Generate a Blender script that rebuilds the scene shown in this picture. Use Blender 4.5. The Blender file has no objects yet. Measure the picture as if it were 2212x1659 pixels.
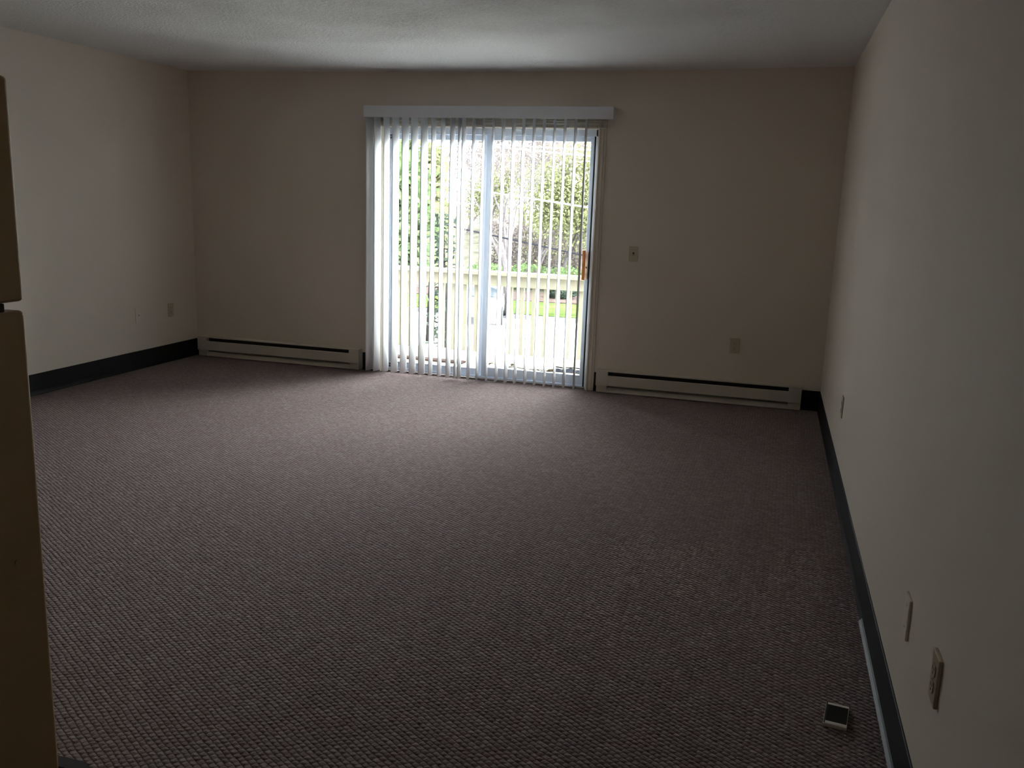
import bpy, bmesh, math, random
from mathutils import Vector, Matrix
random.seed(7)
S = bpy.context.scene
COL = S.collection
PI = math.pi

# ------------------------------------------------------------------ camera
XL, XR, D, H = -4.8865, 0.4367, 6.853, 2.44      # left wall, right wall, back wall, ceiling
cd = bpy.data.cameras.new('camera'); cam = bpy.data.objects.new('camera', cd); COL.objects.link(cam)
cd.sensor_width = 36.0; cd.lens = 1928.72 / 2212 * 36.0; cd.clip_start = 0.05; cd.clip_end = 300
_r = Vector((0.95987537, 0.27833993, 0.03414894)); _u = Vector((-0.0882896, 0.18437608, 0.97888222))
_f = Vector((-0.26616576, 0.94261994, -0.20155258))
M = Matrix((_r, _u, -_f)).transposed().to_4x4(); M.translation = Vector((0, 0, 1.4569))
cam.matrix_world = M
S.camera = cam

# ------------------------------------------------------------------ light, exposure
SKY = 21.5
w = bpy.data.worlds.new('overcast_sky'); S.world = w; w.use_nodes = True
nt = w.node_tree; bg = nt.nodes['Background']
bg.inputs[0].default_value = (0.94, 0.97, 1.0, 1); bg.inputs[1].default_value = SKY
# overcast sky, brighter toward the veiled sun on the right (+x), dimmer to the left
_tc = nt.nodes.new('ShaderNodeTexCoord'); _dt = nt.nodes.new('ShaderNodeVectorMath'); _dt.operation = 'DOT_PRODUCT'
_dt.inputs[1].default_value = (.90, .10, .42); nt.links.new(_tc.outputs['Generated'], _dt.inputs[0])
_mr = nt.nodes.new('ShaderNodeMapRange'); _mr.inputs['From Min'].default_value = -.8; _mr.inputs['From Max'].default_value = 1.0
_mr.inputs['To Min'].default_value = SKY * .34; _mr.inputs['To Max'].default_value = SKY * 1.95; _mr.interpolation_type = 'SMOOTHSTEP'
nt.links.new(_dt.outputs['Value'], _mr.inputs['Value']); nt.links.new(_mr.outputs[0], bg.inputs[1])
pl = bpy.data.lights.new('window_portal', 'AREA'); pl.shape = 'RECTANGLE'; pl.size = 1.8; pl.size_y = 2.0
po = bpy.data.objects.new('window_portal', pl); COL.objects.link(po)
po.location = (-2.21, D + 0.17, 1.0); po.rotation_euler = (-PI / 2, 0, 0)   # -Z looks into the room (-y)
pl.cycles.is_portal = True
S.view_settings.view_transform = 'Standard'
S.view_settings.look = 'None'
S.view_settings.gamma = 1.0
S.view_settings.use_curve_mapping = False
S.view_settings.exposure = 0.0
S.cycles.max_bounces = 14; S.cycles.diffuse_bounces = 8; S.cycles.transparent_max_bounces = 24
S.cycles.transmission_bounces = 8

# ------------------------------------------------------------------ materials
def mat(name, col, rough=0.6, var=0.0, scale=8.0, bump=0.0, bscale=60.0, spec=0.5, metal=0.0, trans=None, coord='Object'):
    m = bpy.data.materials.new(name); m.use_nodes = True
    t = m.node_tree; n = t.nodes; b = n['Principled BSDF']
    b.inputs['Roughness'].default_value = rough; b.inputs['Metallic'].default_value = metal
    b.inputs['Specular IOR Level'].default_value = spec
    tc = n.new('ShaderNodeTexCoord')
    no = n.new('ShaderNodeTexNoise'); no.inputs['Scale'].default_value = scale; no.inputs['Detail'].default_value = 4
    t.links.new(tc.outputs[coord], no.inputs['Vector'])
    cr = n.new('ShaderNodeValToRGB')
    c0 = [c * (1 - var) for c in col]; c1 = [min(1, c * (1 + var)) for c in col]
    cr.color_ramp.elements[0].color = (*c0, 1); cr.color_ramp.elements[1].color = (*c1, 1)
    cr.color_ramp.elements[0].position = .3; cr.color_ramp.elements[1].position = .7
    t.links.new(no.outputs['Fac'], cr.inputs[0]); t.links.new(cr.outputs[0], b.inputs['Base Color'])
    if bump:
        n2 = n.new('ShaderNodeTexNoise'); n2.inputs['Scale'].default_value = bscale; n2.inputs['Detail'].default_value = 3
        t.links.new(tc.outputs[coord], n2.inputs['Vector'])
        bp = n.new('ShaderNodeBump'); bp.inputs['Strength'].default_value = bump; bp.inputs['Distance'].default_value = .004
        t.links.new(n2.outputs['Fac'], bp.inputs['Height']); t.links.new(bp.outputs[0], b.inputs['Normal'])
    if trans:
        tr = n.new('ShaderNodeBsdfTranslucent'); t.links.new(cr.outputs[0], tr.inputs[0])
        mx = n.new('ShaderNodeMixShader'); mx.inputs[0].default_value = trans
        t.links.new(b.outputs[0], mx.inputs[1]); t.links.new(tr.outputs[0], mx.inputs[2])
        t.links.new(mx.outputs[0], n['Material Output'].inputs[0])
    return m

M_WALL = mat('beige_wall_paint', (.725, .655, .56), .75, .02, 1.5, .12, 140)
M_CASE = mat('beige_trim_paint', (.70, .64, .54), .5, .03, 5)
M_WHITE = mat('white_vinyl_frame', (.52, .57, .65), .35, .02, 5)
M_VANE = mat('white_vane_vinyl', (.86, .87, .88), .42, .01, 5, trans=.05)
M_VAL = mat('white_valance_vinyl', (.74, .76, .80), .35, .01, 5)
M_HEAT = mat('almond_heater_enamel', (.62, .57, .48), .35, .03, 7, .1, 200)
M_DARK = mat('dark_heater_cavity', (.02, .018, .016), .7, .2, 10)
M_RUB = mat('black_rubber_base', (.010, .010, .012), .6, .15, 6, .1, 90, spec=.25)
M_RUBG = mat('sheen_rubber_toe', (.048, .052, .068), .55, .12, 6, .1, 90, spec=.6)  # lighter than the base: window light on the toe, painted into the colour
M_IVORY = mat('ivory_plastic', (.52, .47, .33), .4, .02, 10)
M_BROWNP = mat('tan_plastic', (.50, .40, .29), .3, .02, 10)
M_PAINTP = mat('painted_plate', (.74, .67, .58), .6, .02, 10)
M_SLOT = mat('dark_slot', (.01, .01, .01), .6, .1, 10)
M_SCREW = mat('screw_metal', (.5, .48, .42), .35, .05, 20, metal=.8)
M_WOODH = mat('orange_wood', (.50, .17, .035), .35, .18, 25)
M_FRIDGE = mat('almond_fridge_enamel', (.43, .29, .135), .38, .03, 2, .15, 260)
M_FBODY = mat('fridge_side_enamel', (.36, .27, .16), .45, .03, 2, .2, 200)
M_GASK = mat('fridge_gasket', (.05, .04, .035), .7, .1, 20)
M_KICK = mat('black_kick_grille', (.02, .02, .02), .5, .1, 20)
M_STRIP = mat('dark_transition_rubber', (.02, .018, .018), .6, .1, 20)
M_VINYL = mat('kitchen_vinyl', (.12, .10, .08), .5, .15, 6)
M_PHW = mat('white_phone_plastic', (.80, .74, .68), .3, .02, 20)
M_PHB = mat('black_screen_glass', (.004, .004, .005), .3, .1, 20, spec=.12)
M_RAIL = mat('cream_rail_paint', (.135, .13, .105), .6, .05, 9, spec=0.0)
M_DECK = mat('pale_deck_boards', (.34, .325, .27), .75, .12, 6, spec=0.0)
M_LOT = mat('pale_asphalt', (.56, .56, .57), .9, .08, .6, spec=0.0)
M_CURB = mat('dark_asphalt_edge', (.048, .046, .052), .9, .15, .8, spec=0.0)
M_GRASS = mat('lawn_grass', (.036, .052, .016), .9, .35, 1.2, spec=0.0)
M_MULCH = mat('brown_mulch', (.050, .037, .033), .95, .35, 3, spec=0.0)
M_BANK = mat('leaf_littered_bank', (.055, .053, .041), .95, .4, 1.5, spec=0.0)
M_BARK = mat('grey_bark', (.062, .055, .056), .9, .3, 12, spec=0.0)
M_BARK2 = mat('dark_bark', (.010, .009, .008), .9, .3, 12, spec=0.0)
M_LEAFG = mat('fresh_green_leaves', (.080, .118, .050), .7, .35, 2.0, trans=.35, spec=0.0)
M_LEAFY = mat('yellow_green_leaves', (.105, .112, .055), .7, .3, 2.0, trans=.35, spec=0.0)
M_LEAFP = mat('brownish_buds', (.080, .068, .064), .8, .3, 2.0, trans=.3, spec=0.0)
M_NEEDLE = mat('dark_green_needles', (.018, .024, .018), .8, .4, 3.0, trans=.15, spec=0.0)
M_CAR = mat('silver_car_paint', (.10, .105, .115), .25, .02, 3, metal=.1)
M_CARG = mat('car_window_glass', (.02, .026, .032), .1, .05, 3)
M_TYRE = mat('black_tyre', (.012, .012, .012), .8, .1, 10)
M_CLOTH = mat('grey_blue_cloth', (.020, .022, .028), .9, .2, 20, spec=0.0)
M_CORD = mat('black_cord', (.003, .003, .004), .6, .1, 20, spec=0.0)
M_SCRAP = mat('weathered_board', (.030, .022, .020), .8, .25, 14, spec=0.0)
M_DLEAF = mat('dead_leaf', (.020, .016, .009), .8, .3, 14, spec=0.0)
M_WIREW = mat('pale_cable', (.4, .4, .4), .6, .05, 2)
M_WIREB = mat('dark_cable', (.012, .012, .015), .6, .05, 2, spec=0.0)
M_EXT = mat('beige_siding', (.55, .52, .45), .7, .05, 3)

def glass_mat():
    m = bpy.data.materials.new('clear_pane_glass'); m.use_nodes = True; t = m.node_tree; n = t.nodes
    n.remove(n['Principled BSDF'])
    tr = n.new('ShaderNodeBsdfTransparent'); tr.inputs[0].default_value = (.95, .97, .96, 1)
    gl = n.new('ShaderNodeBsdfGlossy'); gl.inputs['Roughness'].default_value = .02
    lw = n.new('ShaderNodeFresnel'); lw.inputs[0].default_value = 1.3
    mx = n.new('ShaderNodeMixShader'); t.links.new(lw.outputs[0], mx.inputs[0])
    t.links.new(tr.outputs[0], mx.inputs[1]); t.links.new(gl.outputs[0], mx.inputs[2])
    t.links.new(mx.outputs[0], n['Material Output'].inputs[0]); return m
M_GLASS = glass_mat()

def carpet_mat():
    m = bpy.data.materials.new('mauve_loop_carpet'); m.use_nodes = True; t = m.node_tree; n = t.nodes; L = t.links
    b = n['Principled BSDF']; b.inputs['Roughness'].default_value = .95; b.inputs['Specular IOR Level'].default_value = .15
    b.inputs['Sheen Weight'].default_value = .42; b.inputs['Sheen Roughness'].default_value = .55
    b.inputs['Sheen Tint'].default_value = (.95, .76, .77, 1)
    tc = n.new('ShaderNodeTexCoord')
    mp = n.new('ShaderNodeMapping'); mp.inputs['Rotation'].default_value = (0, 0, math.radians(32))
    L.new(tc.outputs['Object'], mp.inputs[0])
    # slight wander of the rows
    wn = n.new('ShaderNodeTexNoise'); wn.inputs['Scale'].default_value = 14; wn.inputs['Detail'].default_value = 2
    L.new(tc.outputs['Object'], wn.inputs['Vector'])
    ws = n.new('ShaderNodeVectorMath'); ws.operation = 'SCALE'; ws.inputs['Scale'].default_value = .013
    L.new(wn.outputs['Color'], ws.inputs[0])
    ad = n.new('ShaderNodeVectorMath'); ad.operation = 'ADD'; L.new(mp.outputs[0], ad.inputs[0]); L.new(ws.outputs[0], ad.inputs[1])
    sp = n.new('ShaderNodeSeparateXYZ'); L.new(ad.outputs[0], sp.inputs[0])
    def math_(op, a, bb=None):
        q = n.new('ShaderNodeMath'); q.operation = op
        for i, v in enumerate((a, bb)):
            if v is None: continue
            if isinstance(v, (int, float)): q.inputs[i].default_value = v
            else: L.new(v, q.inputs[i])
        return q.outputs[0]
    P_row, P_st = .0170, .0205
    ry = math_('MULTIPLY', sp.outputs['Y'], 1 / P_row)
    row = math_('FLOOR', ry)
    fy = math_('FRACT', ry)
    rwn = n.new('ShaderNodeTexWhiteNoise'); rwn.noise_dimensions = '1D'; L.new(row, rwn.inputs['W'])
    sh = math_('ADD', math_('MULTIPLY', row, .5), math_('MULTIPLY', rwn.outputs['Value'], .35))
    rx = math_('ADD', math_('MULTIPLY', sp.outputs['X'], 1 / P_st), sh)
    fx = math_('FRACT', rx)
    hy = math_('SINE', math_('MULTIPLY', fy, PI)); hx = math_('SINE', math_('MULTIPLY', fx, PI))
    hh = math_('MULTIPLY', math_('POWER', hy, .5), math_('ADD', math_('MULTIPLY', hx, .62), .38))
    bn = n.new('ShaderNodeTexNoise'); bn.inputs['Scale'].default_value = 55; bn.inputs['Detail'].default_value = 2
    L.new(tc.outputs['Object'], bn.inputs['Vector'])
    hh = math_('MULTIPLY', hh, math_('ADD', math_('MULTIPLY', bn.outputs['Fac'], 1.9), .05))
    # fibre noise
    fn = n.new('ShaderNodeTexNoise'); fn.inputs['Scale'].default_value = 420; fn.inputs['Detail'].default_value = 3
    L.new(tc.outputs['Object'], fn.inputs['Vector'])
    h2 = math_('ADD', hh, math_('MULTIPLY', fn.outputs['Fac'], .45))
    bp = n.new('ShaderNodeBump'); bp.inputs['Strength'].default_value = 1.0; bp.inputs['Distance'].default_value = .009
    L.new(h2, bp.inputs['Height']); L.new(bp.outputs[0], b.inputs['Normal'])
    # yarn colours: each loop one of several yarns, shade between them painted dark
    cv = n.new('ShaderNodeCombineXYZ'); L.new(math_('FLOOR', rx), cv.inputs[0]); L.new(row, cv.inputs[1])
    wnz = n.new('ShaderNodeTexWhiteNoise'); wnz.noise_dimensions = '3D'; L.new(cv.outputs[0], wnz.inputs['Vector'])
    cr = n.new('ShaderNodeValToRGB'); L.new(wnz.outputs['Value'], cr.inputs[0])
    e = cr.color_ramp.elements
    cr.color_ramp.interpolation = 'LINEAR'
    e[0].position = 0; e[0].color = (.170, .112, .108, 1)
    e[1].position = 1; e[1].color = (.300, .255, .248, 1)
    for p, c in ((.35, (.225, .172, .170)), (.6, (.215, .170, .164)), (.8, (.255, .208, .203))):
        k = e.new(p); k.color = (*c, 1)
    big = n.new('ShaderNodeTexNoise'); big.inputs['Scale'].default_value = 9; big.inputs['Detail'].default_value = 3
    L.new(tc.outputs['Object'], big.inputs['Vector'])
    bc = n.new('ShaderNodeValToRGB'); L.new(big.outputs['Fac'], bc.inputs[0])
    bc.color_ramp.elements[0].position = .35; bc.color_ramp.elements[0].color = (1.0, .90, .90, 1)
    bc.color_ramp.elements[1].position = .65; bc.color_ramp.elements[1].color = (.93, .98, .95, 1)
    mx = n.new('ShaderNodeMix'); mx.data_type = 'RGBA'; mx.blend_type = 'MULTIPLY'; mx.inputs[0].default_value = 1
    L.new(cr.outputs[0], mx.inputs[6]); L.new(bc.outputs[0], mx.inputs[7])
    pit_shade = n.new('ShaderNodeValToRGB'); L.new(h2, pit_shade.inputs[0])  # shade of the loop gaps put into the base colour where pile is low
    pit_shade.color_ramp.elements[0].position = .35; pit_shade.color_ramp.elements[0].color = (.16, .14, .14, 1)
    pit_shade.color_ramp.elements[1].position = .80; pit_shade.color_ramp.elements[1].color = (1, 1, 1, 1)
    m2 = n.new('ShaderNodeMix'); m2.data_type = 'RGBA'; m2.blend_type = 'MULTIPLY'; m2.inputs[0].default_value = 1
    L.new(mx.outputs[2], m2.inputs[6]); L.new(pit_shade.outputs[0], m2.inputs[7])
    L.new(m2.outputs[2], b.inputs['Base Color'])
    return m
M_CARPET = carpet_mat()

def ceiling_mat():
    m = bpy.data.materials.new('stippled_ceiling_paint'); m.use_nodes = True; t = m.node_tree; n = t.nodes; L = t.links
    b = n['Principled BSDF']; b.inputs['Roughness'].default_value = .9; b.inputs['Specular IOR Level'].default_value = .2
    tc = n.new('ShaderNodeTexCoord')
    vo = n.new('ShaderNodeTexNoise'); vo.inputs['Scale'].default_value = 52; vo.inputs['Detail'].default_value = 3; vo.inputs['Roughness'].default_value = .65
    L.new(tc.outputs['Object'], vo.inputs['Vector'])
    bp = n.new('ShaderNodeBump'); bp.inputs['Strength'].default_value = .9; bp.inputs['Distance'].default_value = .008
    L.new(vo.outputs['Fac'], bp.inputs['Height']); L.new(bp.outputs[0], b.inputs['Normal'])
    # darker patch in the stipple around the middle of the room, irregular in outline
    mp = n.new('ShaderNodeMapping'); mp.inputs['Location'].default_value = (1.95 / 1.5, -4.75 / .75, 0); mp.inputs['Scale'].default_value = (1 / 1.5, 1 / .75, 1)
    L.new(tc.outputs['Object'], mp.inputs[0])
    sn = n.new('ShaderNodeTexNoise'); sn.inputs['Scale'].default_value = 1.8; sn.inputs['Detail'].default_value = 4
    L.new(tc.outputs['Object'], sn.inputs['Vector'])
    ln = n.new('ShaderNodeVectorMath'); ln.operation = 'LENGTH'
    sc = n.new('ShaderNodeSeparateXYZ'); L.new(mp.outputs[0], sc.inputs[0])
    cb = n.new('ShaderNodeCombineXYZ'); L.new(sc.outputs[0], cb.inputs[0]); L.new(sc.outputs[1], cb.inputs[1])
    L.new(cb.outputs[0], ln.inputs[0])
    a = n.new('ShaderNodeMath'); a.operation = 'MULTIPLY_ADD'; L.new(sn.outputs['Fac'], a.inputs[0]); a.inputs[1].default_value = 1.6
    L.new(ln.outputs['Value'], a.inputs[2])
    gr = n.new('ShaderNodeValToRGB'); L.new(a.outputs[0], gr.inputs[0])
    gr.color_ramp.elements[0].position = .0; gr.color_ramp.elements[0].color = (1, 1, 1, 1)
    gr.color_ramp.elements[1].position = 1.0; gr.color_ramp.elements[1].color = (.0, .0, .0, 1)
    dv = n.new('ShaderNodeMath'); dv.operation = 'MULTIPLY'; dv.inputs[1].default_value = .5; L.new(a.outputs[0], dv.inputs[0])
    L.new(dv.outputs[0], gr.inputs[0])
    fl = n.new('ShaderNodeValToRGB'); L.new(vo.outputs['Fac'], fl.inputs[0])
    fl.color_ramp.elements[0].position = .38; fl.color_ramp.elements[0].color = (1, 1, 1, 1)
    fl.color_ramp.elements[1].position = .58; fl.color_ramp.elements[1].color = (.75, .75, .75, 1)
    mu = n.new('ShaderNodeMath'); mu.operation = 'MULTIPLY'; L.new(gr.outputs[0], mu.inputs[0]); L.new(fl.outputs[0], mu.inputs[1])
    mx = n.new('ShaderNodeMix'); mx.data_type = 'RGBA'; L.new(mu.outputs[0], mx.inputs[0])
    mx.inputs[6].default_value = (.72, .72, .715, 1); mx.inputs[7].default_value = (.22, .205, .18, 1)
    L.new(mx.outputs[2], b.inputs['Base Color'])
    return m
M_CEIL = ceiling_mat()

# ------------------------------------------------------------------ mesh helpers
class MB:
    def __init__(s): s.bm = bmesh.new()
    def box(s, x0, x1, y0, y1, z0, z1, bev=0.0, seg=2, rot=None):
        g = bmesh.ops.create_cube(s.bm, size=1)['verts']
        for v in g:
            v.co = Vector(((x0 + x1) / 2 + v.co.x * (x1 - x0), (y0 + y1) / 2 + v.co.y * (y1 - y0), (z0 + z1) / 2 + v.co.z * (z1 - z0)))
        if bev:
            ed = list({e for v in g for e in v.link_edges})
            bmesh.ops.bevel(s.bm, geom=ed, offset=bev, segments=seg, affect='EDGES', profile=.5)
        if rot:
            bmesh.ops.transform(s.bm, matrix=rot, verts=g if not bev else s.bm.verts[:])
        return s
    def tube(s, pts, r0, r1=None, n=6, cap=True):
        r1 = r0 if r1 is None else r1; pts = [Vector(p) for p in pts]; rings = []
        for i, p in enumerate(pts):
            d = (pts[min(i + 1, len(pts) - 1)] - pts[max(i - 1, 0)]).normalized()
            a = d.cross(Vector((0, 0, 1)));
            if a.length < .05: a = d.cross(Vector((1, 0, 0)))
            a.normalize(); b = d.cross(a); r = r0 + (r1 - r0) * i / max(1, len(pts) - 1)
            rings.append([s.bm.verts.new(p + (a * math.cos(2 * PI * k / n) + b * math.sin(2 * PI * k / n)) * r) for k in range(n)])
        for A, B in zip(rings, rings[1:]):
            for k in range(n): s.bm.faces.new((A[k], A[(k + 1) % n], B[(k + 1) % n], B[k]))
        if cap:
            s.bm.faces.new(rings[0][::-1]); s.bm.faces.new(rings[-1])
        return s
    def prism(s, prof, axis, a, b):
        # prof: list of 2-D points; extruded along axis ('x': prof=(y,z), 'y': prof=(x,z), 'z': prof=(x,y))
        def P(q, t): return {'x': (t, q[0], q[1]), 'y': (q[0], t, q[1]), 'z': (q[0], q[1], t)}[axis]
        A = [s.bm.verts.new(P(q, a)) for q in prof]; B = [s.bm.verts.new(P(q, b)) for q in prof]; n = len(prof)
        s.bm.faces.new(A); s.bm.faces.new(B[::-1])
        for k in range(n): s.bm.faces.new((A[k], B[k], B[(k + 1) % n], A[(k + 1) % n]))
        return s
    def quad(s, c, u, v):
        s.bm.faces.new([s.bm.verts.new(c + u * a + v * b) for a, b in ((-1, -1), (1, -1), (1, 1), (-1, 1))]); return s
    def build(s, name, m, parent=None, smooth=False, loc=None):
        bmesh.ops.recalc_face_normals(s.bm, faces=s.bm.faces[:])
        me = bpy.data.meshes.new(name)
        if loc is not None: bmesh.ops.translate(s.bm, vec=-Vector(loc), verts=s.bm.verts[:])
        s.bm.to_mesh(me); s.bm.free(); me.materials.append(m)
        if smooth:
            for p in me.polygons: p.use_smooth = True
        o = bpy.data.objects.new(name, me); COL.objects.link(o)
        if loc is not None and parent is None: o.location = loc
        if parent: o.parent = parent
        return o

def struct(o, label, cat='structure'):
    o['kind'] = 'structure'; o['label'] = label; o['category'] = cat; return o
def thing(name, label, cat, loc, group=None, rotz=0):
    o = bpy.data.objects.new(name, None); o.empty_display_size = .1; COL.objects.link(o); o.location = loc; o.rotation_euler.z = rotz
    o['label'] = label; o['category'] = cat
    if group: o['group'] = group
    return o
def tag(o, label, cat, group=None):
    o['label'] = label; o['category'] = cat
    if group: o['group'] = group
    return o

# ================================================================== THE ROOM
YB = -1.4        # wall behind the camera
TH = .16
OX0, OX1, OZ = -3.09, -1.33, 2.00        # sliding door opening
# floor: carpet with the kitchen corner cut out
m = MB(); KX, KY = -1.535, 1.675
m.prism([(XL, KY), (KX - .05, KY), (KX - .012, KY - .018), (KX, KY - .06), (KX, YB), (XR, YB), (XR, D + .02), (XL, D + .02)], 'z', -.06, 0)
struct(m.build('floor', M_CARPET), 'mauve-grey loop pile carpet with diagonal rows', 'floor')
m = MB(); m.box(XL, KX, YB, KY, -.06, -.003)
struct(m.build('floor_kitchen', M_VINYL), 'dark vinyl floor under the refrigerator', 'floor')
m = MB(); m.prism([(XL, KY + .004), (KX - .048, KY + .004), (KX - .008, KY - .015), (KX + .004, KY - .06), (KX + .004, YB), (KX - .03, YB), (KX - .03, KY - .06), (KX - .06, KY - .032), (XL, KY - .032)], 'z', -.002, .006)
struct(m.build('trim_3', M_STRIP), 'dark rubber transition strip at the carpet edge', 'trim')
# ceiling, gently sagging in the middle
me = bpy.data.meshes.new('ceiling'); nx, ny = 40, 30; vs = []; fs = []
for j in range(ny + 1):
    for i in range(nx + 1):
        u, v = i / nx, j / ny
        vs.append((XL - .05 + u * (XR - XL + .1), YB + v * (D - YB + .05), H - .026 * math.sin(PI * u)))
for j in range(ny):
    for i in range(nx):
        a = j * (nx + 1) + i; fs.append((a, a + nx + 1, a + nx + 2, a + 1))
nb = len(vs)
vs += [(XL - .05, YB, H + .12), (XR + .05, YB, H + .12), (XR + .05, D + .05, H + .12), (XL - .05, D + .05, H + .12)]
fs.append((nb, nb + 1, nb + 2, nb + 3))
me.from_pydata(vs, [], fs); me.materials.append(M_CEIL)
for p in me.polygons: p.use_smooth = True
ce = bpy.data.objects.new('ceiling', me); COL.objects.link(ce); struct(ce, 'white stippled ceiling with a darker grey patch in the middle', 'ceiling')
# walls
m = MB(); m.box(XL - .12, XL, YB - .1, D + TH, -.06, H + .1)
struct(m.build('wall_left', M_WALL), 'beige painted wall on the left', 'wall')
m = MB(); m.box(XR, XR + .12, YB - .1, D + TH, -.06, H + .1)
struct(m.build('wall_right', M_WALL), 'beige painted wall on the right', 'wall')
m = MB(); m.box(XL, OX0, D, D + TH, -.06, H + .1); m.box(OX1, XR, D, D + TH, -.06, H + .1); m.box(OX0, OX1, D, D + TH, OZ, H + .1)
struct(m.build('wall_back', M_WALL), 'beige painted wall with the sliding door', 'wall')
m = MB(); m.box(XL, XR, YB - .1, YB, -.06, H + .1)
struct(m.build('wall_front', mat('bounce_cut_brown', (.18, .115, .07), .8, .03, 2)), 'unseen wall behind the viewer, coloured dark brown to cut bounced light', 'wall')  # unseen wall, kept close and dark to reduce bounce near the camera
# baseboards (black vinyl cove base)
def cove(t=.004, toe=.012, h=.149):
    return [(0, 0), (toe, 0), (toe, .004), (t + .003, .014), (t, .028), (t, h - .003), (t - .002, h), (0, h)]
BH = .149
m = MB(); m.prism([(XL + a, b) for a, b in cove()], 'y', 1.75, D)
struct(m.build('baseboard_left', M_RUB), 'black vinyl baseboard along the left wall', 'baseboard')
m = MB(); m.prism([(XR - a, b) for a, b in cove(.004, .010)], 'y', 3.25, D)
struct(m.build('baseboard_right', M_RUB), 'far length of black vinyl baseboard on the right wall', 'baseboard')
m = MB(); m.prism([(XR - a, b) for a, b in [(0, .012), (.005, .012), (.005, BH - .002), (.003, BH + .001), (0, BH + .001)]], 'y', YB, 3.25)
nb_ = struct(m.build('baseboard_right_near', M_RUB), 'near length of black vinyl baseboard on the right wall', 'baseboard')
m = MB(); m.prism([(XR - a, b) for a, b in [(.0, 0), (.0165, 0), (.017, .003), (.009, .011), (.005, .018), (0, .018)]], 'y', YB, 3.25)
toe = m.build('toe', M_RUBG, nb_); toe['label'] = 'toe edge with window sheen painted in as lighter grey'
m = MB()
for a, b in ((XL, -4.836), (-3.262, -3.165), (-1.262, -1.236), (.306, XR)):
    m.prism([(D - q, z) for q, z in cove()], 'x', a, b)
struct(m.build('baseboard_back', M_RUB), 'black vinyl baseboard pieces beside the heaters', 'baseboard')

# ------------------------------------------------------------------ sliding door
# moulded casing
m = MB(); cp = [(0, 0), (0, .016), (.008, .019), (.014, .016), (.020, .012), (.030, .012), (.034, .015), (.042, .015), (.048, .010), (.056, .009), (.060, .006), (.062, 0)]
m.prism([(OX1 + .005 + a, D - b) for a, b in cp], 'z', 0, 2.062)
m.prism([(OX0 - .005 - a, D - b) for a, b in cp], 'z', 0, 2.062)
m.prism([(D - b, OZ + .001 + a) for a, b in cp], 'x', OX0 - .066, OX1 + .066)
struct(m.build('trim_1', M_CASE), 'beige moulded casing round the sliding door', 'trim')
door = bpy.data.objects.new('door_1', None); COL.objects.link(door); door.location = ((OX0 + OX1) / 2, D + .06, 0)
struct(door, 'white framed sliding glass balcony door', 'door')
dl = Vector(door.location)
def dpart(mb, name, mt, par=None, smooth=False):
    for v in mb.bm.verts: v.co -= dl
    return mb.build(name, mt, par or door, smooth)
m = MB()      # frame: jambs, head, sill track
m.box(OX0, OX0 + .030, D + .028, D + .14, 0, OZ, .002); m.box(OX1 - .018, OX1, D + .028, D + .14, 0, OZ, .002)
m.box(OX0, OX1, D + .028, D + .14, 1.950, OZ, .002)
m.box(OX0, OX1, D + .02, D + .15, -.055, .012, .002)
m.box(OX0, OX1, D + .040, D + .046, .010, .024); m.box(OX0, OX1, D + .080, D + .086, .010, .024)
dpart(m, 'frame', M_WHITE)
m = MB(); m.box(OX1 - .032, OX1 - .018, D + .035, D + .07, .01, 1.95)
dpart(m, 'weather_strip', M_RUB)
m = MB(); m.box(OX0 + .01, OX1 - .01, D + .001, D + .03, 0.0, .016, .003)
dpart(m, 'threshold', mat('brown_threshold_metal', (.22, .19, .18), .5, .1, 10, metal=.3))
def panel(name, x0, x1, y0, y1, z0, z1, sl, sr, rb, rt):
    e = bpy.data.objects.new(name, None); COL.objects.link(e); e.parent = door
    mm = MB(); mm.box(x0, x0 + sl, y0, y1, z0, z1, .003); mm.box(x1 - sr, x1, y0, y1, z0, z1, .003)
    mm.box(x0 + sl - .002, x1 - sr + .002, y0 + .001, y1 - .001, z0, z0 + rb, .003); mm.box(x0 + sl - .002, x1 - sr + .002, y0 + .001, y1 - .001, z1 - rt, z1, .003)
    dpart(mm, 'sash', M_WHITE, e)
    mm = MB(); ym = (y0 + y1) / 2; mm.box(x0 + sl - .004, x1 - sr + .004, ym - .002, ym + .002, z0 + rb - .004, z1 - rt + .004)
    dpart(mm, 'glass_pane', M_GLASS, e)
    return e
slid = panel('sliding_panel', -2.222, -1.362, D + .048, D + .078, .024, 1.950, .043, .030, .078, .040)
fixd = panel('fixed_panel', -3.060, -2.215, D + .088, D + .118, .022, 1.955, .032, .045, .055, .045)
slid['label'] = 'right sliding glass panel'; fixd['label'] = 'left fixed glass panel'
# handle on the sliding panel
hd = bpy.data.objects.new('handle', None); COL.objects.link(hd); hd.parent = slid; hd['label'] = 'orange wooden pull with pale backplate'
m = MB()
m.box(-1.404, -1.382, D - .008, D + .012, .866, 1.098, .003)
dpart(m, 'wood_grip', M_WOODH, slid)
m = MB(); m.box(-1.391, -1.366, D + .040, D + .049, .87, 1.08, .002)
m.box(-1.399, -1.387, D + .010, D + .047, .900, .915, .002); m.box(-1.399, -1.387, D + .010, D + .047, 1.045, 1.060, .002)
dpart(m, 'backplate', mat('handle_backplate', (.55, .50, .42), .4, .05, 20), slid)
m = MB(); m.tube([(-1.380, D + .044, .955), (-1.376, D + .018, .970)], .0035, n=8)
dpart(m, 'latch_lever', M_SLOT, slid)
m = MB(); m.box(-1.425, -1.392, D + .080, D + .105, 1.035, 1.090, .008)
dpart(m, 'outside_pull', mat('grey_outside_pull', (.05, .055, .065), .4, .05, 20, spec=0.0), slid)
bpy.data.objects.remove(hd)
m = MB()
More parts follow.
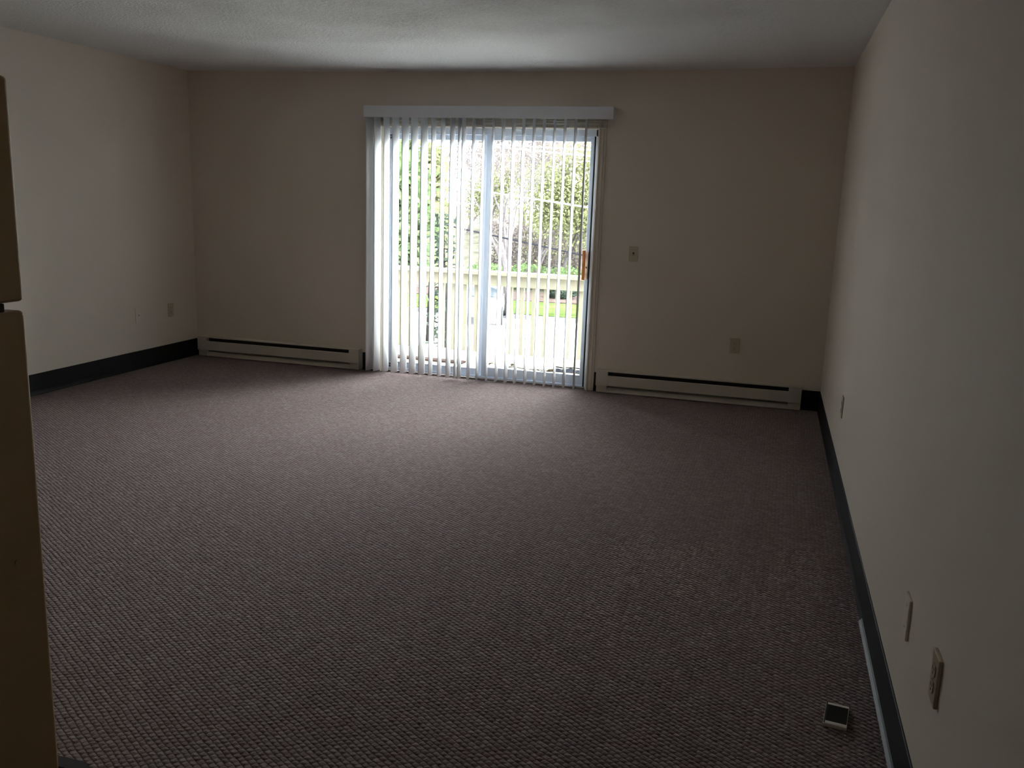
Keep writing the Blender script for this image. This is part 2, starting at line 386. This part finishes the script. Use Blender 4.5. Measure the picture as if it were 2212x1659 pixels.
for z in (.03, 1.915):
    m.box(-3.058, -3.034, D + .080, D + .089, z, z + .012); m.box(-3.058, -3.034, D + .080, D + .089, z + .020, z + .032)
dpart(m, 'corner_bracket', mat('dark_bracket', (.12, .12, .13), .5, .1, 20), fixd)

# ------------------------------------------------------------------ vertical blind
bl = thing('vertical_blind', 'white vertical blind with valance, vanes turned open across the sliding glass door', 'blind', (-2.2, D, 2.06))
bo = Vector(bl.location)
def bpart(mb, name, mt, smooth=False):
    for v in mb.bm.verts: v.co -= bo
    return mb.build(name, mt, bl, smooth)
m = MB(); VX0, VX1, VY = -3.196, -1.201, D - .13
m.box(VX0, VX1, VY, VY + .005, 2.062, 2.150, .001); m.box(VX0, VX0 + .005, VY + .004, D - .001, 2.062, 2.150); m.box(VX1 - .005, VX1, VY + .004, D - .001, 2.062, 2.150)
m.box(VX0 + .003, VX1 - .003, VY + .003, D - .001, 2.146, 2.150)
bpart(m, 'valance', M_VAL)
m = MB(); YV = D - .072
m.box(VX0 + .02, VX1 - .02, YV - .022, YV + .022, 2.095, 2.135, .003)
bpart(m, 'headrail', M_VAL)
vanes = [(-3.168, 71), (-3.101, 75.6), (-3.023, 80.6), (-2.944, 74), (-2.861, 73.8), (-2.783, 73.3), (-2.701, 72.2), (-2.623, 87.3),
         (-2.544, 87.5), (-2.465, 83.2), (-2.408, 93.5), (-2.373, 87.4), (-2.292, 91), (-2.213, 94.2), (-2.132, 96), (-2.053, 90), (-1.971, 87.1),
         (-1.892, 89.3), (-1.81, 89.7), (-1.732, 90), (-1.65, 90.8), (-1.57, 90), (-1.489, 88), (-1.408, 91.1)]
for i, (vx, th) in enumerate(vanes):
    m = MB(); th = math.radians(th); c, s_ = math.cos(th), math.sin(th); W2 = .0445; n = 8; nz = 6
    sw = random.uniform(-.006, .006)
    rows = []
    for k in range(nz + 1):
        z = .016 + (2.088 - .016) * k / nz; f = 1 - k / nz
        tw = math.radians(random.uniform(-.5, .5)) if 0 < k < nz else 0
        cc, ss = math.cos(th + tw), math.sin(th + tw); r = []
        for q in range(n + 1):
            t = -1 + 2 * q / n; cam_ = .0045 * (1 - t * t)
            r.append((vx + sw * f * .5 + cc * t * W2 + ss * cam_, YV + ss * t * W2 - cc * cam_, z))
        rows.append(r)
    F = [[m.bm.verts.new(p) for p in r] for r in rows]
    for a, b in zip(F, F[1:]):
        for q in range(n): m.bm.faces.new((a[q], a[q + 1], b[q + 1], b[q]))
    bm_ = m.bm; bmesh.ops.recalc_face_normals(bm_, faces=bm_.faces[:])
    bmesh.ops.solidify(bm_, geom=bm_.faces[:], thickness=.0008)
    bpart(m, 'vane', M_VANE, True)
for i, (vx, th) in enumerate(vanes):
    m = MB(); m.box(vx - .004, vx + .004, YV - .004, YV + .004, 2.084, 2.097); bpart(m, 'carrier_clip', M_VAL)

# ------------------------------------------------------------------ baseboard heaters
def heater(x0, x1, label):
    t = thing('baseboard_heater', label, 'heater', ((x0 + x1) / 2, D, 0), 'electric baseboard heaters on the back wall')
    o = Vector(t.location)
    def P(mb, nm, mt):
        for v in mb.bm.verts: v.co -= o
        return mb.build(nm, mt, t)
    y1 = D - .0005; dp = .068; e = .092
    m = MB()     # back pan with top lip and bottom flange
    m.prism([(y1, .006), (y1, .179), (y1 - dp + .004, .179), (y1 - dp, .176), (y1 - dp, .171), (y1 - dp + .003, .171), (y1 - dp + .004, .1755), (y1 - .006, .1755), (y1 - .006, .014), (y1 - dp + .020, .010), (y1 - dp + .012, .006)], 'x', x0 + .004, x1 - .004)
    m.prism([(y1 - dp + .012, .006), (y1 - dp + .015, .006), (y1 - dp + .036, .040), (y1 - dp + .033, .040)], 'x', x0 + .006, x1 - .006)
    P(m, 'housing', M_HEAT)
    m = MB(); m.prism([(y1 - dp, .062), (y1 - dp + .003, .060), (y1 - dp + .003, .137), (y1 - dp + .008, .141), (y1 - dp + .006, .142), (y1 - dp, .138)], 'x', x0 + e, x1 - e)
    P(m, 'front_panel', M_HEAT)
    m = MB(); m.box(x0 + e - .01, x1 - e + .01, y1 - dp + .040, y1 - .008, .05, .168)
    P(m, 'fin_element', M_DARK)
    for a, b in ((x0, x0 + e), (x1 - e, x1)):
        m = MB(); m.box(a, b, y1 - dp - .001, y1, .058, .180, .002); m.box(a + .004, b - .004, y1 - dp + .010, y1 - .001, .006, .062, .001)
        P(m, 'end_cap', M_HEAT)
    return t
heater(-4.838, -3.268, 'long almond baseboard heater to the left of the sliding door')
heater(-1.236, .304, 'long almond baseboard heater to the right of the sliding door')

# ------------------------------------------------------------------ wall plates
def plate(kind, name, label, cat, loc, rotz, mt, group=None, th=.006):
    # built facing -y at origin, then turned
    t = thing(name, label, cat, loc, group, rotz)
    m = MB(); m.box(-.035, .035, -th, 0, -.0575, .0575, .0025); m.build('cover_plate', mt, t)
    if kind == 'outlet':
        for z in (.0195, -.0195):
            m = MB(); pr = []
            for k in range(20):
                a = 2 * PI * k / 20; pr.append((max(-.0165, min(.0165, .0175 * math.cos(a))), z + max(-.0135, min(.0135, .0175 * math.sin(a)))))
            m.prism(pr, 'y', -th - .0025, -th + .001); r = m.build('receptacle', mt, t)
            m = MB(); m.box(-.0075, -.0055, -th - .003, -th - .002, z - .001, z + .008); m.box(.0055, .0075, -th - .003, -th - .002, z, z + .007)
            m.tube([(0, -th - .003, z - .0075), (0, -th - .002, z - .0075)], .0026, n=8); m.build('slots', M_SLOT, r)
        m = MB(); m.tube([(0, -th - .0012, 0), (0, -th + .001, 0)], .0035, n=10); m.build('screw', M_SCREW, t)
    elif kind == 'switch':
        m = MB(); m.box(-.006, .006, -th - .0005, -th + .001, -.0125, .0125); m.build('toggle_slot', M_SLOT, t)
        m = MB(); m.box(-.004, .004, -th - .013, -th + .001, -.010, .003, .0015, rot=Matrix.Rotation(math.radians(14), 4, 'X')); m.build('toggle', mt, t)
        for z in (.030, -.030):
            m = MB(); m.tube([(0, -th - .0012, z), (0, -th + .001, z)], .003, n=10); m.build('screw', M_SCREW, t)
    elif kind == 'jack':
        m = MB(); m.box(-.007, .007, -th - .002, -th + .001, -.007, .007, .001); j = m.build('jack', mt, t)
        m = MB(); m.box(-.004, .004, -th - .0025, -th - .0015, -.004, .004); m.build('socket', M_SLOT, j)
    else:
        for z in (.030, -.030):
            m = MB(); m.tube([(0, -th - .0012, z), (0, -th + .001, z)], .003, n=10); m.build('screw', mt, t)
    return t
g = 'electrical outlets low on the walls'
plate('switch', 'light_switch', 'ivory single toggle light switch on the back wall right of the sliding door', 'light switch', (-1.010, D, 1.087), 0, M_IVORY)
plate('outlet', 'wall_outlet', 'ivory duplex outlet on the back wall above the right heater', 'outlet', (-.205, D, .441), 0, M_IVORY, g)
plate('outlet', 'wall_outlet', 'ivory duplex outlet on the left wall near the far corner', 'outlet', (XL, 6.495, .440), PI / 2, M_IVORY, g)
plate('jack', 'wall_jack', 'wall-coloured jack plate on the left wall beside the outlet', 'wall jack', (XL, 6.083, .440), PI / 2, M_PAINTP)
plate('outlet', 'wall_outlet', 'ivory outlet on the right wall nearest the far corner', 'outlet', (XR, 4.958, .438), -PI / 2, M_IVORY, g)
plate('blank', 'blank_plate', 'blank wall-coloured cover plate on the right wall', 'wall plate', (XR, 2.428, .405), -PI / 2, M_PAINTP, None, .008)
plate('outlet', 'wall_outlet', 'brownish outlet on the right wall above the phone, nearest the viewer', 'outlet', (XR, 2.008, .451), -PI / 2, M_BROWNP, g, .009)

# ------------------------------------------------------------------ refrigerator
FX, FY1, FW_ = -1.481, 1.500, .76
fr = thing('refrigerator', 'tall almond top-freezer refrigerator at the left edge, doors facing the room', 'refrigerator', (FX - .38, FY1 - FW_ / 2, 0))
fo = Vector(fr.location)
def fpart(mb, nm, mt, par=None, smooth=False):
    for v in mb.bm.verts: v.co -= fo
    return mb.build(nm, mt, par or fr, smooth)
m = MB(); m.box(FX - .74, FX - .068, FY1 - FW_ + .004, FY1 - .006, .02, 1.650, .008); fpart(m, 'cabinet', M_FBODY)
m = MB(); m.box(FX - .070, FX - .046, FY1 - FW_ + .015, FY1 - .022, 1.205, 1.648); m.box(FX - .070, FX - .046, FY1 - FW_ + .015, FY1 - .022, .14, 1.190); fpart(m, 'gasket', M_GASK)
m = MB(); m.box(FX - .070, FX - .036, FY1 - FW_ + .012, FY1 - .030, 1.192, 1.222); fpart(m, 'centre_rail', M_GASK)
m = MB(); m.box(FX - .045, FX - .006, FY1 - .11, FY1 - .047, 1.1985, 1.216, .002); fpart(m, 'centre_hinge', M_GASK)
def fdoor(nm, z0, z1, hz0, hz1):
    mm = MB(); mm.box(FX - .050, FX, FY1 - FW_, FY1, z0, z1, .010, 4); d = fpart(mm, nm, M_FRIDGE)
    mm = MB(); yy = FY1 - FW_ + .05
    mm.box(FX + .028, FX + .045, yy - .012, yy + .012, hz0, hz1, .006, 3)
    mm.box(FX - .004, FX + .034, yy - .010, yy + .010, hz0, hz0 + .03, .004); mm.box(FX - .004, FX + .034, yy - .010, yy + .010, hz1 - .03, hz1, .004)
    fpart(mm, 'door_handle', M_FRIDGE, d)
    return d
d1 = fdoor('freezer_door', 1.2165, 1.6635, 1.24, 1.55); d2 = fdoor('fridge_door', .125, 1.198, .75, 1.17)
m = MB(); m.tube([(FX - .002, FY1 - .075, .668), (FX + .0025, FY1 - .075, .668)], .006, n=12); fpart(m, 'hinge_hole_plug', M_FRIDGE, d2)
m = MB(); m.box(FX - .001, FX + .002, FY1 - .085, FY1 - .081, 1.165, 1.178); fpart(m, 'scratch', M_GASK, d2)
m = MB(); m.box(FX - .055, FX - .030, FY1 - FW_ + .01, FY1 - .01, .015, .110)
for k in range(5): m.box(FX - .031, FX - .026, FY1 - FW_ + .03, FY1 - .03, .026 + k * .016, .033 + k * .016)
fpart(m, 'kick_grille', M_KICK)
for (a, b) in ((FX - .1, FY1 - .06), (FX - .1, FY1 - FW_ + .06), (FX - .68, FY1 - .06), (FX - .68, FY1 - FW_ + .06)):
    m = MB(); m.tube([(a, b, -.003), (a, b, .022)], .018, n=12); fpart(m, 'foot', M_KICK)

# ------------------------------------------------------------------ phone on the carpet
ph = thing('mobile_phone', 'small phone with white ends and black screen lying on the carpet at lower right', 'phone', (.302, 2.556, .0005), None, -math.radians(7.6))
m = MB(); m.box(-.0325, .0325, -.062, .062, 0, .012, .0035, 3); m.build('body', M_PHW, ph)
m = MB(); m.box(-.0275, .0305, -.046, .047, .0118, .0126, .0002); m.build('screen', M_PHB, ph)
m = MB(); m.box(-.0317, -.0275, -.058, .058, .0112, .0124, .0002); m.build('side_key_rim', M_SLOT, ph)

# ================================================================== BALCONY
DZ = -.06; YR = 8.5; BX0, BX1 = -4.9, .3
m = MB(); y = D + TH + .004
while y < YR + .06:
    m.box(BX0, BX1, y, min(y + .138, YR + .08), DZ - .03, DZ, .003); y += .142
m.box(BX0, BX1, D + TH, YR + .06, DZ - .2, DZ - .035)
struct(m.build('floor_balcony', M_DECK), 'pale painted board floor of the balcony', 'deck')
rl = thing('balcony_railing', 'cream painted wooden balcony railing with broad cap outside the door', 'railing', (-2.3, YR, DZ)); ro = Vector(rl.location)
def rpart(mb, nm):
    for v in mb.bm.verts: v.co -= ro
    return mb.build(nm, M_RAIL, rl)
CT = .762
m = MB(); m.box(BX0, BX1, YR - .075, YR + .07, CT - .038, CT, .004); rpart(m, 'rail_cap')
m = MB(); m.box(BX0, BX1, YR - .035, YR + .003, CT - .145, CT - .038, .002); rpart(m, 'rail_board')
x = -4.84
while x < BX1:
    m = MB(); m.box(x - .019, x + .019, YR + .003, YR + .041, DZ - .12, CT - .05, .002); rpart(m, 'baluster'); x += .1195
for x in (BX0 + .05, BX1 - .05):
    m = MB(); m.box(x - .045, x + .045, YR - .01, YR + .08, DZ - .15, CT - .04, .003); rpart(m, 'post')
# small things on the deck
def deck_at(px, py):   # point of the deck seen at a pixel
    d = _f * 1928.72 + _r * (px - 1106) + _u * (829.5 - py); t = (DZ - 1.4569) / d.z; return (d.x * t, d.y * t, DZ)
m = MB(); m.box(-.46, .46, -.055, .055, 0, .018, .002)
o = m.build('loose_board', M_SCRAP); o.location = deck_at(905, 776); o.rotation_euler.z = math.radians(-2); tag(o, 'short weathered brown board lying on the balcony floor behind the left glass', 'board')
def twig(p, L, a, label, r=.005):
    m = MB(); pts = [(0, 0, r)]
    for k in range(1, 7):
        pts.append((L * k / 6, .02 * math.sin(k * 1.7), r + .004 * (k % 2)))
    m.tube(pts, r, r * .5, 6); m.tube([pts[2], (pts[2][0] + .05, .06, .02)], r * .6, r * .3, 5); m.tube([pts[4], (pts[4][0] + .04, -.05, .012)], r * .5, r * .3, 5)
    o = m.build('fallen_twig', M_BARK2); o.location = p; o.rotation_euler.z = a; tag(o, label, 'twig', 'twigs fallen on the balcony')
twig(deck_at(1098, 794), .40, -.06, 'longer dark twig lying on the deck behind the meeting stile side of the right pane')
twig(deck_at(1150, 801), .22, .05, 'shorter dark twig lying near the middle of the right pane')
def leafo(p, a, s, label):
    m = MB(); n = 10; ring = []
    for k in range(n):
        t = 2 * PI * k / n; ring.append((math.cos(t) * s, math.sin(t) * s * .55, .004 + .012 * abs(math.sin(t)) * (1 if math.cos(t) > 0 else .4)))
    m.prism([(q[0], q[1]) for q in ring], 'z', .001, .004)
    for v in m.bm.verts: v.co.z += .015 * abs(v.co.y) / (s * .55)
    o = m.build('dead_leaf', M_DLEAF); o.location = p; o.rotation_euler.z = a; tag(o, label, 'leaf', 'dead leaves on the balcony')
leafo(deck_at(1191, 803), .4, .045, 'brown dead leaf beside the crumpled cloth on the deck')
leafo(deck_at(1109, 790), 1.3, .040, 'brown dead leaf near the longer twig on the deck')
leafo(deck_at(1062, 788), .9, .035, 'brown dead leaf beside the end of the loose board')
m = MB(); nx_, ny_ = 16, 8; vv = []
for j in range(ny_ + 1):
    r = []
    for i in range(nx_ + 1):
        u, v = i / nx_ - .5, j / ny_ - .5
        z = .006 + .022 * (1 - (2 * u) ** 2) * (1 - (2 * v) ** 2) * (1.2 + math.sin(u * 17 + v * 9)) * .6
        r.append(m.bm.verts.new((u * .34 + .02 * math.sin(v * 7), v * .13 + .015 * math.sin(u * 9), z)))
    vv.append(r)
for a, b in zip(vv, vv[1:]):
    for i in range(nx_): m.bm.faces.new((a[i], a[i + 1], b[i + 1], b[i]))
bmesh.ops.solidify(m.bm, geom=m.bm.faces[:], thickness=.003)
o = m.build('crumpled_cloth', M_CLOTH, smooth=True); o.location = deck_at(1226, 803); o.rotation_euler.z = -.12
tag(o, 'grey-blue crumpled cloth lying on the balcony floor at the lower right of the glass', 'cloth')
m = MB(); m.tube([(-.16, .02, .006), (-.08, -.01, .006), (0, .0, .012), (.09, .012, .006), (.2, .0, .006)], .006, n=6)
o = m.build('black_cord', M_CORD); o.location = deck_at(1234, 797); tag(o, 'thin black cord lying on the deck just behind the grey cloth', 'cord')

# ================================================================== OUTSIDE
GZ = -2.8
m = MB(); m.box(-60, 40, D + .2, 31.3, GZ - .2, GZ); struct(m.build('ground_parking_lot', M_LOT), 'bright pale parking lot below the balcony', 'ground')
m = MB(); m.box(-60, 40, 31.3, 32.6, GZ - .2, GZ + .01); struct(m.build('ground_asphalt_edge', M_CURB), 'darker asphalt edge of the parking lot', 'ground')
m = MB(); m.box(-60, 40, 32.6, 36.8, GZ - .2, GZ + .05, .02); struct(m.build('ground_lawn', M_GRASS), 'bright green lawn strip beyond the parking lot', 'ground')
m = MB(); m.box(-60, 40, 36.8, 40.2, GZ - .2, GZ + .10, .02); struct(m.build('ground_mulch', M_MULCH), 'brown mulch bed behind the lawn', 'ground')
m = MB(); m.prism([(40.2, GZ - .2), (40.2, GZ + .1), (46, GZ + .5), (60, GZ + 2.2), (90, GZ + 3.5), (90, GZ - .2)], 'x', -70, 50)
struct(m.build('ground_bank', M_BANK), 'leaf littered wooded bank rising behind', 'ground')

def px2x(px, Y):   # azimuth of a column of the view, used to stand trees at their place
    return (-.427 + (px - 865) * .000569) * Y
def grow(m, p, d, L, r, depth, tips, spread=.55, up=.12, nseg=3, kids=(2, 4), rng=random):
    pts = [p]
    for k in range(nseg):
        d = (d + Vector((rng.gauss(0, .10), rng.gauss(0, .10), rng.gauss(0, .06) + up * .3))).normalized()
        p = p + d * (L / nseg); pts.append(p)
    r1 = r * .55
    m.tube(pts, r, r1, 6 if depth > 3 else (4 if depth > 1 else 3), cap=False)
    if depth <= 1: tips.append((pts[-1], d)); tips.append((pts[len(pts) // 2], d))
    if depth == 0: return
    nk = rng.randint(*kids)
    for k in range(nk):
        a = rng.uniform(0, 2 * PI); side = d.cross(Vector((math.cos(a), math.sin(a), .3)))
        if side.length < .01: continue
        side.normalize(); nd = (d + side * rng.uniform(spread * .6, spread * 1.5) + Vector((0, 0, up))).normalized()
        st = pts[rng.randint(max(1, nseg - 1), nseg)]
        grow(m, st, nd, L * rng.uniform(.58, .82), r1 * rng.uniform(.6, .85), depth - 1, tips, spread, up, nseg, kids, rng)
def tree(name, label, cat, px, Y, h, trunk_r, leafmat, nleaf, lsize, depth=5, bark=M_BARK, group=None, seed=1, tr=.36, kids=(2, 4), spread=.55, blob=.35, zb=None):
    rng = random.Random(seed); x = px2x(px, Y); zb = GZ if zb is None else zb
    t = thing(name, label, cat, (x, Y, zb), group)
    m = MB(); tips = []
    grow(m, Vector((0, 0, -.05)), Vector((rng.uniform(-.06, .06), 0, 1)).normalized(), h * tr, trunk_r, depth, tips, spread, .14, 3, kids, rng)
    m.build('trunk', bark, t)
    if nleaf and tips:
        m = MB()
        for k in range(nleaf):
            p, d = rng.choice(tips); c = p + Vector((rng.gauss(0, blob), rng.gauss(0, blob), rng.gauss(0, blob)))
            a = Vector((rng.gauss(0, 1), rng.gauss(0, 1), rng.gauss(0, 1))).normalized(); b = a.orthogonal().normalized()
            s = lsize * rng.uniform(.6, 1.4); m.quad(c, a * s, b * s * .6)
        m.build('foliage', leafmat, t)
    return t
def conifer(name, label, cat, px, Y, h, rad, leafmat, n, seed, lsize=.07, zb=None, open_=0.0, z0=.10):
    rng = random.Random(seed); zb = GZ if zb is None else zb
    t = thing(name, label, cat, (px2x(px, Y), Y, zb)); m = MB(); m.tube([(0, 0, 0), (.05, 0, h * .5), (0, 0, h)], .14, .02, 7)
    f = MB(); tips = []
    for k in range(n):
        z = h * (z0 + (1 - z0) * (k / n)); a = k * 2.4; L = rad * (1 - .8 * (z / h) ** 1.5) * rng.uniform(.65, 1.1)
        e = Vector((math.cos(a) * L, math.sin(a) * L, z + L * rng.uniform(-.1, .35)))
        m.tube([(0, 0, z), tuple((Vector((0, 0, z)) + e) / 2 + Vector((0, 0, .04))), tuple(e)], .02, .006, 4, cap=False)
        for q in range(26):
            u = rng.random() ** .6
            if rng.random() < open_: continue
            c = Vector((0, 0, z)).lerp(e, u) + Vector((rng.gauss(0, .12), rng.gauss(0, .12), rng.gauss(0, .10)))
            dd = (e - Vector((0, 0, z)) + Vector((rng.gauss(0, .5), rng.gauss(0, .5), rng.gauss(0, .4)))).normalized(); s = lsize * rng.uniform(.6, 1.5)
            f.quad(c, dd * s * 1.5, dd.orthogonal().normalized() * s * .5)
    m.build('trunk', M_BARK2, t); f.build('foliage', leafmat, t)
    return t
def shrub(label, px, Y, rx, h, mt, n, seed, zb=None, name='shrub', group=None):
    rng = random.Random(seed); zb = GZ + .08 if zb is None else zb
    t = thing(name, label, 'shrub', (px2x(px, Y), Y, zb), group); m = MB()
    for k in range(9):
        a = k * .7; m.tube([(0, 0, -.03), (math.cos(a) * rx * .3, math.sin(a) * rx * .3, h * .5), (math.cos(a) * rx * .7, math.sin(a) * rx * .5, h * .9)], .015, .005, 4, cap=False)
    m.build('stems', M_BARK, t); f = MB()
    for k in range(n):
        v = Vector((rng.gauss(0, 1), rng.gauss(0, 1), rng.gauss(0, 1))).normalized() * rng.uniform(.7, 1.05)
        c = Vector((v.x * rx, v.y * rx * .8, h * .5 + v.z * h * .52)); a = Vector((rng.gauss(0, 1), rng.gauss(0, 1), rng.gauss(0, 1))).normalized()
        s = rng.uniform(.03, .07); f.quad(c, a * s, a.orthogonal().normalized() * s * .7)
    f.build('foliage', mt, t)
# near, in the left glass
conifer('evergreen_tree', 'leafy bright green tree filling the left glass beyond the railing', 'tree', 866, 21, 6.0, 1.45, M_LEAFG, 130, 3, .085, z0=.42)
conifer('evergreen_tree', 'fresh green tree just right of the leafiest one, its crown mottled with brown', 'tree', 935, 25, 5.6, 1.0, M_LEAFY, 80, 4, .075, open_=.35, z0=.42)
conifer('evergreen_tree', 'thin sparse dark tree showing through the balusters left of the meeting stile', 'tree', 958, 15.5, 4.0, .38, M_NEEDLE, 46, 5, .04, open_=.7)
tree('bare_tree', 'slight bare tree with few twigs against white sky in the left glass', 'tree', 995, 18, 5.0, .04, M_LEAFP, 90, .03, 5, M_BARK, None, 11, .34, (2, 3))
# right glass
tree('budding_tree', 'tall grey-trunked budding tree left of centre in the right glass', 'tree', 1112, 30, 8.6, .15, M_LEAFP, 1500, .055, 6, M_BARK, 'budding trees beyond the lawn', 21, .34, (2, 4), .5, .25)
tree('budding_tree', 'slim forked tree leaning right over the yellow-green crowns', 'tree', 1090, 37, 8.6, .12, M_LEAFP, 700, .05, 5, M_BARK, 'budding trees beyond the lawn', 22, .36, (2, 3), .6, .3)
kinds = [(1160, 40, 7.0, M_LEAFY, 'yellow-green leafing tree right of the grey trunk'), (1186, 50, 9.4, M_LEAFP, 'tall brownish budding tree behind the yellow-green crowns'),
         (1212, 42, 8.4, M_LEAFY, 'yellow-green leafing tree in the middle of the right glass cluster'), (1238, 56, 11, M_LEAFP, 'tall brownish budding tree near the right stile'),
         (1262, 41, 8.8, M_LEAFY, 'yellow-green leafing tree nearest the door handle'), (1290, 52, 11, M_LEAFP, 'brownish budding tree partly behind the right stile'),
         (1070, 54, 7.2, M_LEAFY, 'low pale green tree beside the meeting stile'), (1135, 60, 9.0, M_LEAFP, 'distant pinkish-grey budding tree behind the grey trunk'),
         (1012, 58, 5.2, M_LEAFP, 'low distant twiggy tree left of the meeting stile')]
for i, (px, Y, h, mt, lb) in enumerate(kinds):
    tree('budding_tree', lb, 'tree', px, Y, h, .11, mt, 5200 if mt is M_LEAFY else 3200, .052 if mt is M_LEAFY else .042, 5, M_BARK, 'budding trees beyond the lawn', 40 + i, .26, (3, 4), .55, .55, GZ + (.1 if Y < 41 else .12 + (Y - 40.2) * (.069 if Y < 46 else .09)))
for i, (px, Y, rx, h, mt, lb) in enumerate([(1098, 41, 1.3, 1.1, M_LEAFG, 'low green shrub behind the parked car'), (1145, 41.5, 1.4, 1.2, M_LEAFG, 'green shrub left of the middle baluster on the mulch'),
        (1190, 42, 1.2, .9, M_LEAFP, 'brownish twiggy shrub between green ones'), (1225, 41, 1.3, 1.2, M_LEAFG, 'green shrub on the mulch toward the right'), (1262, 41.5, 1.2, 1.0, M_LEAFY, 'yellow-green shrub at the far right of the mulch'),
        (1060, 40.5, 1.2, 1.2, M_LEAFG, 'green shrub left of the parked car'), (1215, 38.4, .7, .55, M_NEEDLE, 'small dark shrub at the front of the mulch')]):
    shrub(lb, px, Y, rx, h, mt, 900, 70 + i, group='shrubs on the mulch bed')
for i, (px, Y, rx, h, mt, lb) in enumerate([(1128, 44, 1.1, 2.6, M_LEAFP, 'tall twiggy bush on the bank behind the grey trunk'), (1172, 47.5, 1.2, 3.0, M_LEAFY, 'tall pale green bush on the bank under the yellow-green tree'),
        (1205, 44.5, 1.1, 2.7, M_LEAFP, 'twiggy pinkish bush on the bank in the middle of the right glass'), (1243, 48, 1.3, 3.1, M_LEAFY, 'tall pale green bush on the bank left of the handle'), (1280, 45, 1.3, 3.0, M_LEAFP, 'twiggy bush on the bank behind the right stile'),
        (1085, 48, 1.2, 2.4, M_LEAFP, 'twiggy bush on the bank right of the meeting stile')]):
    shrub(lb, px, Y, rx, h, mt, 1500, 90 + i, zb=GZ + .1 + (Y - 40.2) * .069, group='tall bushes on the bank')
# overhead cables
def cable(name, label, A, B, r, mt, sag, group='overhead cables across the trees'):
    m = MB(); pts = []
    for k in range(17):
        t = k / 16; p = Vector(A).lerp(Vector(B), t); p.z -= sag * 4 * t * (1 - t); pts.append(p)
    m.tube(pts, r, n=6); o = m.build(name, mt); tag(o, label, 'cable', group)
def at(px, py, Y):   # world point seen at a pixel, at depth Y
    d = _f * 1928.72 + _r * (px - 1106) + _u * (829.5 - py); return Vector((0, 0, 1.4569)) + d * (Y / d.y)
def ln(p, q, Y0, Y1, ext=5):
    a, b = at(*p, Y0), at(*q, Y1); e = (b - a) * ext; return a - e, b + e
a, b = ln((1075, 511), (1253, 550), 19.5, 18); cable('utility_cable', 'thick dark cable sloping down to the door handle', a, b, .018, M_WIREB, .0)
a, b = ln((1155, 430), (1270, 448), 22, 21); cable('utility_cable', 'pale cable crossing at mid height of the right glass', a, b, .020, M_WIREW, .0)
a, b = ln((1190, 319), (1275, 324), 21, 20); cable('utility_cable', 'topmost pale cable at the upper right of the glass', a, b, .018, M_WIREW, .0)
a, b = ln((1190, 329), (1275, 337), 20.5, 19.5); cable('utility_cable', 'second pale cable just under the topmost one', a, b, .018, M_WIREW, .0)
# parked car
cx = px2x(1044, 30.6); car = thing('parked_car', 'silver car parked at the edge of the lot near the meeting stile', 'car', (cx, 30.6, GZ + .002), None, math.radians(14))
body = [(-2.15, .35), (-2.18, .62), (-2.0, .80), (-1.25, .90), (-.70, 1.36), (.75, 1.40), (1.45, .98), (2.05, .90), (2.15, .60), (2.12, .33), (1.75, .28), (-1.75, .28)]
m = MB(); m.prism([(a, b) for a, b in body], 'x', -.85, .85)
bmesh.ops.bevel(m.bm, geom=m.bm.edges[:], offset=.05, segments=2, affect='EDGES'); m.build('body', M_CAR, car, True)
for nm, pr in (('windscreen', [(-1.22, .93), (-.74, 1.33), (-.76, 1.34), (-1.25, .94)]), ('rear_window', [(1.40, 1.01), (.78, 1.35), (.80, 1.37), (1.43, 1.02)])):
    m = MB(); m.prism([(a - (.03 if a < 0 else -.03), b + .02) for a, b in pr], 'x', -.70, .70); m.build(nm, M_CARG, car)
for sx in (-.858, .858):
    m = MB(); m.prism([(-1.05, .94), (-.66, 1.28), (.70, 1.32), (1.2, .98)], 'x', sx - .006, sx + .006); m.build('side_window', M_CARG, car)
for a in (-.80, .80):
    for b in (-1.35, 1.35):
        m = MB(); m.tube([(a - .1, b, .32), (a + .1, b, .32)], .32, n=18); m.build('wheel', M_TYRE, car)
